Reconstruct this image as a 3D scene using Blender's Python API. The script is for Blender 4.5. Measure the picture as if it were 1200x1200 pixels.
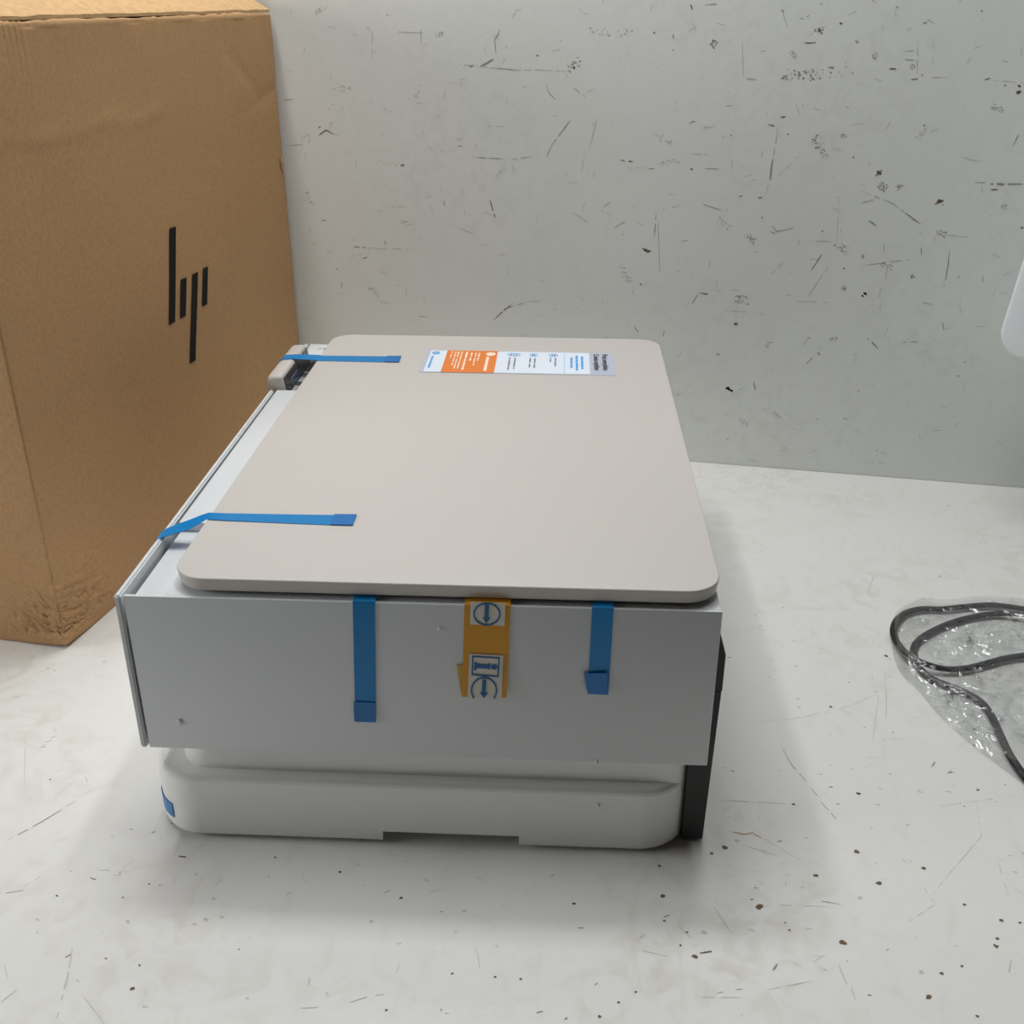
import bpy, bmesh, math, random
from mathutils import Vector, Matrix, noise

for o in list(bpy.data.objects): bpy.data.objects.remove(o)
scene = bpy.context.scene
COL = scene.collection
random.seed(7)

# ------------------------------------------------------------------ camera
FPX = 1253.66
CAM = Vector((.2205, -.4622, .4379))
PITCH, YAW, ROLL = -.4499, .0470, .0028
def cam_axes():
    cy, sy = math.cos(YAW), math.sin(YAW); cp, sp = math.cos(PITCH), math.sin(PITCH)
    fwd = Vector((-sy*cp, cy*cp, sp)); right = Vector((cy, sy, 0)); up = right.cross(fwd)
    c, s = math.cos(ROLL), math.sin(ROLL)
    return c*right + s*up, -s*right + c*up, fwd
RIGHT, UP, FWD = cam_axes()
cam_data = bpy.data.cameras.new('camera')
cam_data.sensor_width = 36; cam_data.lens = FPX/1200*36; cam_data.clip_start = .01
cam = bpy.data.objects.new('camera', cam_data); COL.objects.link(cam)
m = Matrix((RIGHT, UP, -FWD)).transposed().to_4x4(); m.translation = CAM
RZ = Matrix.Rotation(math.atan2(.15157, .98845), 4, 'Z')      # scene frame: the back wall runs along the world X axis
cam.matrix_world = RZ @ m
scene.camera = cam

# ------------------------------------------------------------------ light
scene.view_settings.view_transform = 'Standard'
scene.view_settings.look = 'None'
scene.view_settings.gamma = 1
scene.view_settings.use_curve_mapping = False
scene.view_settings.exposure = 0.0
world = bpy.data.worlds.new('room_light'); scene.world = world; world.use_nodes = True
world.node_tree.nodes['Background'].inputs[0].default_value = (1, .90, .76, 1)
world.node_tree.nodes['Background'].inputs[1].default_value = .02
def area(name, loc, target, sx, sy, power, col):
    d = bpy.data.lights.new(name, 'AREA'); d.shape = 'RECTANGLE'; d.size = sx; d.size_y = sy
    d.energy = power; d.color = col
    o = bpy.data.objects.new(name, d); COL.objects.link(o)
    o.matrix_world = RZ @ Matrix.Translation(loc) @ (Vector(target)-Vector(loc)).to_track_quat('-Z', 'Y').to_matrix().to_4x4()
    return o
area('ceiling_tube_left', (-.23, .18, 1.36), (-.23, .18, 0), .07, .50, 3.6, (.98, .995, 1))
area('ceiling_tube_right', (.34, .17, 1.36), (.34, .17, 0), .07, .50, 3.7, (.98, .995, 1))
area('ceiling_tube_rear', (.02, .40, 1.30), (.02, .40, 0), .40, .14, 5.2, (.98, .995, 1))
area('window_daylight', (-1.15, -.16, .48), (-.1, .18, .12), .5, .5, 5.8, (.97, .99, 1))

# ------------------------------------------------------------------ helpers
def ray(u, v): return ((u-600)/FPX)*RIGHT - ((v-600)/FPX)*UP + FWD
def on_z(u, v, z=0.0):
    d = ray(u, v); return CAM + d*((z-CAM.z)/d.z)
def on_plane(u, v, p, n):
    d = ray(u, v); return CAM + d*((Vector(p)-CAM).dot(n)/d.dot(n))

BASE = {}
def empty(name, loc=(0, 0, 0)):
    o = bpy.data.objects.new(name, None); COL.objects.link(o)
    o.location = RZ @ Vector(loc); BASE[o.name] = o.location.copy(); return o
def tag(o, label=None, cat=None, group=None, kind=None):
    if label: o['label'] = label
    if cat: o['category'] = cat
    if group: o['group'] = group
    if kind: o['kind'] = kind
    return o
def build(name, verts, faces, mat, parent=None, smooth=35, mats=None, fmat=None):
    me = bpy.data.meshes.new(name); me.from_pydata([tuple(RZ @ Vector(v)) for v in verts], [], faces); me.update()
    bm = bmesh.new(); bm.from_mesh(me); bmesh.ops.recalc_face_normals(bm, faces=bm.faces); bm.to_mesh(me); bm.free()
    for mm in (mats or [mat]): me.materials.append(mm)
    if fmat:
        for p, i in zip(me.polygons, fmat): p.material_index = i
    if smooth:
        for p in me.polygons: p.use_smooth = True
        me.set_sharp_from_angle(angle=math.radians(smooth))
    o = bpy.data.objects.new(name, me); COL.objects.link(o)
    if parent:
        o.parent = parent; o.matrix_parent_inverse = Matrix.Translation(-Vector(parent_loc(parent)))
    return o
def parent_loc(p):
    return BASE.get(p.name, Vector((0, 0, 0)))
class MB:
    def __init__(s): s.v = []; s.f = []; s.m = []
    def add(s, v, f, mi=0):
        b = len(s.v); s.v += [Vector(x) for x in v]; s.f += [tuple(i+b for i in q) for q in f]; s.m += [mi]*len(f); return s
    def box(s, x0, x1, y0, y1, z0, z1, bev=0.0, seg=2):
        bm = bmesh.new(); bmesh.ops.create_cube(bm, size=1)
        for v in bm.verts: v.co = Vector((x0+(v.co.x+.5)*(x1-x0), y0+(v.co.y+.5)*(y1-y0), z0+(v.co.z+.5)*(z1-z0)))
        if bev: bmesh.ops.bevel(bm, geom=bm.edges[:], offset=bev, segments=seg, affect='EDGES', profile=.5)
        bm.verts.index_update()
        s.add([v.co.copy() for v in bm.verts], [[v.index for v in f.verts] for f in bm.faces]); bm.free(); return s
    def stack(s, rings):               # list of equal-length rings of points, closed at both ends
        n = len(rings[0]); b = len(s.v)
        for r in rings: s.v += [Vector(p) for p in r]
        for k in range(len(rings)-1):
            for i in range(n):
                j = (i+1) % n; s.f.append((b+k*n+i, b+k*n+j, b+(k+1)*n+j, b+(k+1)*n+i)); s.m.append(0)
        s.f.append(tuple(b+i for i in range(n))[::-1]); s.m.append(0)
        s.f.append(tuple(b+(len(rings)-1)*n+i for i in range(n))); s.m.append(0)
        return s
    def tube(s, pts, r, n=8):
        rings = []; prev = None
        for i, p in enumerate(pts):
            t = (pts[min(i+1, len(pts)-1)]-pts[max(i-1, 0)]).normalized()
            a = t.cross(Vector((0, 0, 1))); a = a.normalized() if a.length > 1e-4 else Vector((1, 0, 0))
            b = a.cross(t)
            rings.append([p+(a*math.cos(q*2*math.pi/n)*r*1.25+b*math.sin(q*2*math.pi/n)*r*.85) for q in range(n)])
        return s.stack(rings)
    def build(s, name, mat, parent=None, smooth=35, mats=None):
        return build(name, s.v, s.f, mat, parent, smooth, mats, s.m if mats else None)
def rrect(x0, x1, y0, y1, r, z, inset=0, n=8):
    x0 += inset; x1 -= inset; y0 += inset; y1 -= inset
    rs = r if isinstance(r, (tuple, list)) else (r,)*4
    out = []
    for (cx, cy, a0, q) in ((x0, y0, 180, 0), (x1, y0, 270, 1), (x1, y1, 0, 2), (x0, y1, 90, 3)):
        rr = max(rs[q]-inset, .0004)
        ox = cx+rr if a0 in (180, 90) else cx-rr; oy = cy+rr if a0 in (180, 270) else cy-rr
        for k in range(n+1):
            a = math.radians(a0+90*k/n); out.append((ox+rr*math.cos(a), oy+rr*math.sin(a), z))
    return out
def slab(mb, x0, x1, y0, y1, z0, z1, r, bt=.001, bb=.001, n=8):
    rings = []
    for k in range(4):
        a = math.pi/2*k/3; rings.append(rrect(x0, x1, y0, y1, r, z0+bb*(1-math.sin(a)), bb*(1-math.cos(math.pi/2-math.pi/2+a)) if 0 else bb*(1-math.sin(a)) if k else bb, n))
    for k in range(4):
        a = math.pi/2*k/3; rings.append(rrect(x0, x1, y0, y1, r, z1-bt*(1-math.sin(a)), bt*(1-math.cos(a)), n))
    return mb.stack(rings)

# ------------------------------------------------------------------ materials
def s2l(c):
    return tuple((x/12.92 if x <= .04045 else ((x+.055)/1.055)**2.4) for x in [k/255 for k in c])
def mat(name, rgb, rough=.5, spec=.5, bump=None, vary=None, metallic=0, coat=0, alpha=None):
    mt = bpy.data.materials.new(name); mt.use_nodes = True
    nt = mt.node_tree; b = nt.nodes['Principled BSDF']
    c = s2l(rgb)
    b.inputs['Base Color'].default_value = (*c, 1); b.inputs['Roughness'].default_value = rough
    b.inputs['Specular IOR Level'].default_value = spec; b.inputs['Metallic'].default_value = metallic
    b.inputs['Coat Weight'].default_value = coat
    tc = nt.nodes.new('ShaderNodeTexCoord')
    if vary:
        sc, amt = vary[:2]; stretch = vary[2] if len(vary) > 2 else (1, 1, 1)
        mp = nt.nodes.new('ShaderNodeMapping'); mp.inputs['Scale'].default_value = stretch
        nz = nt.nodes.new('ShaderNodeTexNoise'); nz.inputs['Scale'].default_value = sc; nz.inputs['Detail'].default_value = 6
        rp = nt.nodes.new('ShaderNodeValToRGB')
        rp.color_ramp.elements[0].position = .3; rp.color_ramp.elements[1].position = .7
        rp.color_ramp.elements[0].color = (*[max(0, x*(1-amt)) for x in c], 1)
        rp.color_ramp.elements[1].color = (*[min(1, x*(1+amt)) for x in c], 1)
        nt.links.new(tc.outputs['Object'], mp.inputs[0]); nt.links.new(mp.outputs[0], nz.inputs['Vector'])
        nt.links.new(nz.outputs['Fac'], rp.inputs[0]); nt.links.new(rp.outputs[0], b.inputs['Base Color'])
    if bump:
        nz2 = nt.nodes.new('ShaderNodeTexNoise'); nz2.inputs['Scale'].default_value = bump[0]; nz2.inputs['Detail'].default_value = 4
        bp = nt.nodes.new('ShaderNodeBump'); bp.inputs['Strength'].default_value = bump[1]; bp.inputs['Distance'].default_value = .001
        nt.links.new(tc.outputs['Object'], nz2.inputs['Vector']); nt.links.new(nz2.outputs['Fac'], bp.inputs['Height'])
        nt.links.new(bp.outputs[0], b.inputs['Normal'])
    return mt
def tape_mat(name, rgb, clear=.3, tint=None):
    mt = bpy.data.materials.new(name); mt.use_nodes = True; nt = mt.node_tree
    b = nt.nodes['Principled BSDF']; b.inputs['Base Color'].default_value = (*s2l(rgb), 1); b.inputs['Roughness'].default_value = .3
    t = nt.nodes.new('ShaderNodeBsdfTransparent'); t.inputs[0].default_value = (*s2l(tint or rgb), 1)
    mx = nt.nodes.new('ShaderNodeMixShader'); mx.inputs[0].default_value = clear
    nt.links.new(b.outputs[0], mx.inputs[1]); nt.links.new(t.outputs[0], mx.inputs[2])
    nt.links.new(mx.outputs[0], nt.nodes['Material Output'].inputs[0]); return mt

M = {}
def paint(name, rgb, stain, rough, spec, amt, fine):
    mt = mat(name, rgb, rough, spec, (420, .08)); nt = mt.node_tree; b = nt.nodes['Principled BSDF']; L = nt.links.new
    tc = [n for n in nt.nodes if n.type == 'TEX_COORD'][0]
    def nz(sc, det, dist=0, stretch=None):
        n = nt.nodes.new('ShaderNodeTexNoise'); n.inputs['Scale'].default_value = sc; n.inputs['Detail'].default_value = det; n.inputs['Distortion'].default_value = dist
        if stretch:
            mp = nt.nodes.new('ShaderNodeMapping'); mp.inputs['Scale'].default_value = stretch; L(tc.outputs['Object'], mp.inputs[0]); L(mp.outputs[0], n.inputs['Vector'])
        else: L(tc.outputs['Object'], n.inputs['Vector'])
        return n
    def ramp(n, a, c):
        r = nt.nodes.new('ShaderNodeMapRange'); r.inputs[1].default_value = a; r.inputs[2].default_value = c; L(n.outputs['Fac'], r.inputs[0]); return r
    big = ramp(nz(5, 5, .4), .42, .72); mid = ramp(nz(fine, 8, 1.2), .45, .75); str_ = ramp(nz(fine*1.6, 6, .6, (1, .25, .3)), .58, .78)
    mul = nt.nodes.new('ShaderNodeMath'); mul.operation = 'MULTIPLY'; L(big.outputs[0], mul.inputs[0]); L(mid.outputs[0], mul.inputs[1])
    add = nt.nodes.new('ShaderNodeMath'); add.operation = 'MULTIPLY_ADD'; add.inputs[1].default_value = .35; L(str_.outputs[0], add.inputs[0]); L(mul.outputs[0], add.inputs[2])
    sc = nt.nodes.new('ShaderNodeMath'); sc.operation = 'MULTIPLY'; sc.inputs[1].default_value = amt; sc.use_clamp = True; L(add.outputs[0], sc.inputs[0])
    mx = nt.nodes.new('ShaderNodeMix'); mx.data_type = 'RGBA'; mx.inputs[6].default_value = (*s2l(rgb), 1); mx.inputs[7].default_value = (*s2l(stain), 1)
    L(sc.outputs[0], mx.inputs[0]); L(mx.outputs[2], b.inputs['Base Color'])
    return mt
M['wall'] = paint('grey_painted_wall', (233, 236, 232), (205, 206, 200), .40, .95, .34, 60)
M['table'] = paint('worn_white_paint', (230, 229, 225), (202, 193, 178), .36, .45, .62, 46)
M['floor'] = mat('concrete_floor', (110, 108, 104), .8, .3, (60, .2), (4, .1))
M['card'] = mat('brown_cardboard', (188, 149, 107), .85, .2, (1100, .22), (420, .09, (1, 1, .8)))
M['card_edge'] = mat('cardboard_edge', (198, 162, 118), .9, .2, (500, .3), (200, .12))
M['card_tape'] = mat('packing_tape', (176, 140, 96), .3, .4)
M['ink'] = mat('black_print', (22, 21, 21), .7, .2)
M['white'] = mat('white_plastic', (212, 215, 217), .42, .45, (1500, .04))
M['bright'] = mat('bright_white_plastic', (244, 246, 250), .4, .5)
M['grey_plastic'] = mat('pale_grey_plastic', (240, 240, 238), .45, .45, (1500, .04))
M['lid'] = mat('beige_plastic', (198, 192, 186), .45, .45, (1800, .05))
M['dark'] = mat('dark_grey_plastic', (52, 52, 53), .55, .4, (1500, .08))
M['black'] = mat('black_plastic', (20, 20, 21), .5, .4)
M['clear_strip'] = mat('frosted_grey_strip', (150, 150, 148), .3, .5)
M['screen_face'] = mat('smoked_grey_face', (70, 68, 66), .25, .5)
M['screen'] = mat('screen_glass', (42, 54, 86), .15, .6)
M['screen_rim'] = mat('screen_film', (120, 132, 150), .25, .5)
M['blue'] = tape_mat('blue_tape', (0, 138, 206), .2, (40, 160, 235))
M['blue_dark'] = tape_mat('blue_tape_doubled', (0, 112, 184), .08, (20, 120, 215))
M['yellow'] = tape_mat('yellow_tape', (216, 152, 0), .08, (250, 215, 90))
M['yellow_thin'] = tape_mat('yellow_tape_single', (222, 184, 80), .4, (255, 235, 150))
M['tape_white'] = mat('tape_print_white', (212, 208, 196), .45)
M['tape_blue'] = mat('tape_print_blue', (0, 92, 152), .45)
M['stk_clear'] = mat('sticker_film', (186, 192, 208), .3)
M['stk_white'] = mat('sticker_white', (228, 236, 248), .35)
M['stk_orange'] = mat('sticker_orange', (232, 128, 46), .4)
M['stk_blue'] = mat('sticker_blue', (80, 165, 225), .4)
M['stk_pale'] = mat('sticker_pale_blue', (170, 205, 236), .4)
M['stk_ink'] = mat('sticker_ink', (70, 62, 62), .5)
M['stk_grey'] = mat('sticker_grey', (130, 128, 134), .5)
M['stk_cream'] = mat('sticker_cream', (250, 226, 204), .5)
M['cable'] = mat('black_rubber', (12, 12, 14), .42, .4)
M['scuff'] = mat('scuff_grey', (152, 150, 143), .7, .2)
M['scuff_dark'] = mat('scuff_dark', (104, 96, 84), .7, .2)
M['scuff_faint'] = mat('scuff_faint', (186, 187, 182), .6, .3)
M['rust'] = mat('rust_brown', (118, 96, 74), .8, .2)
M['orange_scratch'] = mat('orange_scratch', (196, 140, 104), .7, .2)
M['tscuff'] = mat('table_scuff', (152, 148, 142), .7, .2)
M['tscuff_faint'] = mat('table_scuff_faint', (199, 196, 190), .6, .3)
M['metal'] = mat('grey_metal', (120, 122, 124), .4, .5, metallic=.8)
def bag_mat():
    mt = bpy.data.materials.new('clear_plastic_film'); mt.use_nodes = True; nt = mt.node_tree
    nt.nodes.remove(nt.nodes['Principled BSDF'])
    t = nt.nodes.new('ShaderNodeBsdfTransparent'); t.inputs[0].default_value = (.965, .97, .97, 1)
    g = nt.nodes.new('ShaderNodeBsdfGlossy'); g.inputs['Roughness'].default_value = .17; g.inputs['Color'].default_value = (1, 1, 1, 1)
    d = nt.nodes.new('ShaderNodeBsdfDiffuse'); d.inputs[0].default_value = (.8, .8, .8, 1)
    lw = nt.nodes.new('ShaderNodeLayerWeight'); lw.inputs['Blend'].default_value = .5
    pw = nt.nodes.new('ShaderNodeMath'); pw.operation = 'POWER'; pw.inputs[1].default_value = 4
    ad = nt.nodes.new('ShaderNodeMath'); ad.operation = 'MULTIPLY_ADD'; ad.inputs[1].default_value = .16; ad.inputs[2].default_value = .085
    mx = nt.nodes.new('ShaderNodeMixShader'); mx2 = nt.nodes.new('ShaderNodeMixShader'); mx2.inputs[0].default_value = .025
    nz = nt.nodes.new('ShaderNodeTexNoise'); nz.inputs['Scale'].default_value = 70; nz.inputs['Detail'].default_value = 2; nz.inputs['Distortion'].default_value = 1.5
    bp = nt.nodes.new('ShaderNodeBump'); bp.inputs['Strength'].default_value = .6; bp.inputs['Distance'].default_value = .004
    tc = nt.nodes.new('ShaderNodeTexCoord'); L = nt.links.new
    L(tc.outputs['Object'], nz.inputs['Vector']); L(nz.outputs['Fac'], bp.inputs['Height'])
    L(bp.outputs[0], g.inputs['Normal']); L(bp.outputs[0], lw.inputs['Normal'])
    L(lw.outputs['Facing'], pw.inputs[0]); L(pw.outputs[0], ad.inputs[0]); L(ad.outputs[0], mx.inputs[0])
    L(t.outputs[0], mx2.inputs[1]); L(d.outputs[0], mx2.inputs[2])
    L(mx2.outputs[0], mx.inputs[1]); L(g.outputs[0], mx.inputs[2])
    L(mx.outputs[0], nt.nodes['Material Output'].inputs[0]); return mt
M['bag'] = bag_mat()

# ------------------------------------------------------------------ the setting
WA = Vector((.35726, .57527, 0)); WE = Vector((.98845, -.15157, 0)); WN = Vector((-WE.y, WE.x, 0))   # WN points into the wall
def wpt(s, z, off=0.0): return WA + WE*s + Vector((0, 0, z)) - WN*off
mb = MB()
v = [wpt(s, z, o) for o in (0, -.06) for (s, z) in ((-2.2, -.75), (2.2, -.75), (2.2, 1.35), (-2.2, 1.35))]
mb.add(v, [(0, 1, 2, 3), (4, 5, 6, 7), (0, 1, 5, 4), (1, 2, 6, 5), (2, 3, 7, 6), (3, 0, 4, 7)])
wall = mb.build('wall_back', M['wall'], smooth=0); tag(wall, 'grey painted back partition wall with scratches and scuffs', None, kind='structure')
mb = MB(); mb.box(-3, 3.5, -3, 1.2, -.78, -.75)
fl = mb.build('floor', M['floor'], smooth=0); tag(fl, 'plain grey floor under the table', kind='structure')

table = empty('work_table', (.3, -.2, -.75))
tag(table, 'worn white painted work table against the grey wall', 'table')
mb = MB()
q = [wpt(-1.25, 0, .0005), wpt(1.25, 0, .0005), wpt(1.25, 0, 1.05), wpt(-1.25, 0, 1.05)]
tv = [Vector((p.x, p.y, z)) for z in (-.03, 0) for p in q]
mb.add(tv, [(0, 1, 2, 3), (4, 5, 6, 7), (0, 1, 5, 4), (1, 2, 6, 5), (2, 3, 7, 6), (3, 0, 4, 7)])
top = mb.build('tabletop', M['table'], table, smooth=0)
for s, o in ((-1.17, .08), (1.17, .08), (1.17, .97), (-1.17, .97)):
    p = wpt(s, 0, o); mb = MB(); mb.box(p.x-.025, p.x+.025, p.y-.025, p.y+.025, -.75, -.03, .003); mb.build('leg', M['metal'], table)

# ---- marks: flat worn ribbons lying on a surface
def ribbon(mb, pts, w, nrm, mi, jag=.35):
    """irregular flat stroke along pts (3D points on the surface)"""
    P = []
    for a, b in zip(pts[:-1], pts[1:]):
        n = max(2, int((b-a).length/.003)); n = min(n, 30)
        P += [a.lerp(b, k/n) for k in range(n)]
    P.append(pts[-1]); n = len(P); L, Rr = [], []
    for i, p in enumerate(P):
        t = (P[min(i+1, n-1)]-P[max(i-1, 0)]).normalized(); sd = t.cross(nrm).normalized()
        k = math.sin(math.pi*(i+.4)/(n-.2))**.5
        L.append(p+sd*w*.5*k*(1+random.uniform(-jag, jag))); Rr.append(p-sd*w*.5*k*(1+random.uniform(-jag, jag)))
    f = [(i, i+1, n+i+1, n+i) for i in range(n-1) if n < 4 or random.random() > .18]
    mb.add(L+Rr, f, mi)
def blob(mb, c, w, nrm, mi, ax, asp=.6):
    ay = nrm.cross(ax).normalized(); n = 9; a0 = random.uniform(-.6, .6)
    pts = []
    for i in range(n):
        a = 2*math.pi*i/n; r = w*.5*random.uniform(.6, 1.15); x = r*math.cos(a); y = r*math.sin(a)*asp
        pts.append(c+ax*(x*math.cos(a0)-y*math.sin(a0))+ay*(x*math.sin(a0)+y*math.cos(a0)))
    mb.add(pts, [tuple(range(n))], mi)
def rough(mb, a, b, w, nrm, mi, n):
    d = (b-a); sd = d.cross(nrm).normalized() if d.length > 1e-6 else WE
    for k in range(n):
        c = a+d*random.random()+sd*random.uniform(-.5, .5)*w
        blob(mb, c, w*random.uniform(.08, .26), nrm, mi, WE, random.uniform(.3, .9))

wallmarks = MB()
def W(u, v): return on_plane(u, v, WA, WN) - WN*.0002
WPX = .00078
def wl(org, sc, lst):
    for e in lst:
        kind, pts, w = e[0], e[1:-1], e[-1]
        mi = {'l': 0, 'd': 1, 'f': 2, 'b': 3, 'r': 0, 'R': 1, 'o': 1, 'O': 3, 'k': 4}[kind]
        P = [W(org[0]+pts[i]/sc, org[1]+pts[i+1]/sc) for i in range(0, len(pts), 2)]
        ww = w/sc*WPX
        if kind in 'oOk' or len(P) == 1: blob(wallmarks, P[0], ww*1.2, -WN, mi, WE)
        elif kind in 'rR': rough(wallmarks, P[0], P[-1], ww*1.7, -WN, mi, 34)
        else:
            ribbon(wallmarks, P, ww*.8, -WN, mi, .6)
            if w >= 4: rough(wallmarks, P[0], P[-1], ww*1.5, -WN, mi, 10)
wl((320, 0), 2.727, [
 ('R', 135,40,175,22,9), ('l',665,213,780,224,870,223,2.2), ('f',870,225,940,226,2), ('l',605,222,640,208,6), ('l',662,211,715,185,6),
 ('f',590,205,665,213,2), ('R',942,222,985,190,15), ('f',940,225,936,265,2), ('l',873,270,880,295,902,316,2), ('l',950,385,912,435,890,465,3.5), ('f',890,465,875,500,4),
 ('l',640,502,740,508,2.5), ('l',760,510,832,500,2), ('r',715,565,745,535,9), ('d',693,640,710,695,5), ('d',258,788,315,793,3), ('f',315,793,450,797,2),
 ('b',705,1022,745,985,780,972,4), ('l',745,985,810,965,2), ('f',810,965,860,962,2), ('l',715,1015,765,968,2), ('f',600,730,640,748,3), ('l',960,680,1010,712,2), ('f',1050,682,1056,660,1080,645,3),
 ('b',1110,512,1150,516,4), ('R',1130,538,1195,540,7), ('O',1190,798,12), ('d',1180,793,1200,806,5), ('o',845,178,7), ('f',300,85,318,110,3), ('f',318,95,316,190,2), ('l',400,103,480,105,1.6), ('l',472,95,474,140,2),
 ('r',655,113,725,113,5), ('l',725,95,708,130,712,170,2.5), ('b',145,432,170,415,205,435,3), ('d',145,408,152,404,3), ('R',105,610,130,652,9), ('r',80,640,135,648,7), ('d',218,900,220,922,3),
 ('l',285,826,302,821,3), ('l',355,768,362,782,3), ('l',45,465,95,463,2), ('l',36,318,66,318,2), ('f',310,910,350,970,3), ('f',415,708,432,708,4), ('l',465,1010,495,1012,3), ('l',375,660,420,661,2),
 ('f',475,265,462,300,430,318,2), ('f',740,405,690,403,2), ('l',1090,728,1125,708,2.5), ('r',300,920,335,925,8), ('r',330,515,420,528,8), ('d',408,528,420,526,4), ('o',988,955,4), ('o',1052,966,4), ('o',903,988,4),
 ('r',560,265,620,270,7), ('r',255,280,180,290,10), ('f',500,470,510,482,3), ('d',545,640,549,660,3), ('f',1010,480,1035,380,2), ('f',960,280,1000,310,2), ('r',520,110,545,108,8), ('o',365,48,5), ('r',1010,100,1150,105,14),
 ('f',985,560,995,480,2), ('o',688,404,4), ('o',937,556,4), ('d',155,705,170,703,3), ('o',205,860,5), ('l',590,466,606,467,3), ('l',1155,1045,1168,1062,4), ('r',1110,850,1140,900,12), ('o',1175,908,6),
])
wl((760, 0), 2.727, [
 ('l',180,16,230,10,3), ('d',135,15,140,30,4), ('f',425,30,445,85,3), ('d',425,30,432,38,3), ('l',485,58,495,60,515,48,3), ('l',555,8,550,16,3), ('o',614,75,8), ('d',498,137,535,136,4), ('R',515,100,560,98,12),
 ('l',878,74,890,70,5), ('f',890,60,915,75,2), ('f',860,125,858,240,2), ('f',910,130,910,205,1.5), ('b',770,220,792,221,5), ('d',840,254,860,252,4), ('l',895,247,960,248,1.5), ('d',1072,256,1092,250,4), ('f',1092,255,1200,265,1.6),
 ('O',1185,275,10), ('O',1183,295,14), ('r',425,240,660,232,22), ('r',425,240,560,236,18), ('f',300,250,345,254,3), ('f',300,130,302,250,2), ('l',235,338,268,338,2.5), ('l',130,397,140,388,157,389,3), ('d',382,397,402,403,4), ('d',422,374,438,373,4),
 ('f',415,400,395,530,375,625,3), ('l',396,510,388,575,6), ('b',340,631,375,632,4), ('f',410,565,465,515,2), ('R',35,522,100,515,10), ('d',0,540,20,537,2), ('o',138,540,8), ('f',180,538,235,540,3), ('f',135,492,190,493,2),
 ('r',530,435,550,470,16), ('R',548,470,570,510,10), ('O',735,552,16), ('d',725,562,746,543,5), ('r',735,590,765,605,14), ('R',790,605,812,588,9), ('O',930,643,18), ('d',915,652,945,640,4), ('R',920,738,950,750,11), ('f',950,750,1020,758,2),
 ('l',1090,588,1195,588,6), ('l',1040,583,1088,584,2), ('d',1092,606,1142,605,4), ('f',680,610,780,650,870,715,3), ('l',820,680,868,714,3), ('f',680,648,720,638,3), ('l',705,705,728,722,4), ('f',1000,500,1025,510,1065,517,2), ('l',1165,465,1182,430,3),
 ('l',870,790,872,815,4), ('l',25,680,18,760,3), ('l',30,700,36,870,2), ('O',2,802,13), ('f',35,675,105,655,2), ('l',165,650,235,672,2.4), ('l',395,720,410,740,465,728,3), ('f',510,770,595,772,2), ('d',518,865,555,812,3.5), ('f',508,950,575,850,2.5),
 ('f',395,875,430,838,3), ('l',680,850,760,838,835,830,2), ('r',740,845,780,855,12), ('f',765,850,757,885,3), ('f',752,780,750,815,3), ('l',963,797,957,850,943,918,3), ('k',692,938,12), ('k',684,945,8), ('R',620,915,632,925,9), ('R',838,885,850,880,9),
 ('d',165,935,190,940,4), ('l',140,970,162,932,3), ('f',250,927,300,928,2), ('r',275,955,320,960,16), ('O',278,1035,12), ('l',50,1055,47,1075,3), ('f',470,962,600,968,2), ('l',940,1030,943,1055,3), ('f',875,967,910,973,3), ('f',235,990,320,998,2),
 ('o',295,627,7), ('o',363,695,5), ('o',555,738,6), ('f',105,770,127,768,4), ('l',390,740,405,745,3), ('r',220,700,260,730,12), ('r',310,750,345,775,14), ('f',610,630,600,780,1.5), ('r',1130,655,1145,665,9), ('o',1193,728,8), ('R',200,135,216,145,12), ('o',18,104,6), ('o',78,160,5),
 ('d',78,110,80,125,3), ('l',790,25,797,20,4), ('o',1065,35,5), ('r',715,170,730,185,9), ('l',660,130,672,135,3), ('r',450,165,475,180,9), ('l',815,165,850,162,2), ('l',820,190,848,192,2.5), ('R',838,210,852,216,8), ('o',875,240,5), ('o',940,655,5), ('r',1095,340,1135,355,12), ('o',1140,273,5),
 ('r',860,445,890,400,10), ('o',880,402,5), ('r',615,440,630,430,9), ('o',655,502,5), ('o',264,433,5), ('o',238,438,4), ('o',446,429,6), ('r',55,450,75,455,7), ('r',170,410,215,400,8), ('o',625,858,6), ('l',990,880,996,888,3), ('l',1068,880,1068,905,2.5), ('r',680,815,690,822,7), ('r',600,775,635,810,14),
])
wl((760, 380), 2.727, [
 ('k',253,203,14), ('k',265,212,12), ('k',258,208,12), ('d',698,43,735,78,3), ('l',505,126,525,105,2.5), ('l',810,58,860,55,2.5), ('r',375,72,395,55,9), ('l',336,185,342,210,4), ('r',290,300,315,325,10), ('f',690,440,760,443,2), ('r',580,45,605,50,9),
 ('l',1005,120,1015,122,3), ('l',985,165,995,166,4), ('o',671,214,5), ('f',620,300,640,305,4), ('o',295,208,5), ('f',215,95,228,96,5), ('r',540,95,548,93,7), ('o',540,303,5), ('o',730,403,5), ('f',430,395,440,396,3), ('f',320,435,350,436,2), ('f',250,365,256,370,4), ('f',510,40,520,46,3), ('r',400,280,415,300,9),
])
for k in range(800):                                    # fine specks all over the wall
    s, z = random.uniform(-.5, .55), random.uniform(.01, .46)
    if random.random() < .6: blob(wallmarks, wpt(s, z, .0002), random.uniform(.0005, .0013), -WN, random.choice((0, 2, 2, 2)), WE)
    else:
        a = random.uniform(-.5, .5)+random.choice((0, 1.5)); L_ = random.uniform(.003, .010)
        ribbon(wallmarks, [wpt(s, z, .0002), wpt(s+L_*math.cos(a), z+L_*math.sin(a), .0002)], .0004, -WN, 2)
o = wallmarks.build('scuff_marks', None, wall, smooth=0, mats=[M['scuff'], M['scuff_dark'], M['scuff_faint'], M['rust'], M['ink']])
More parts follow.
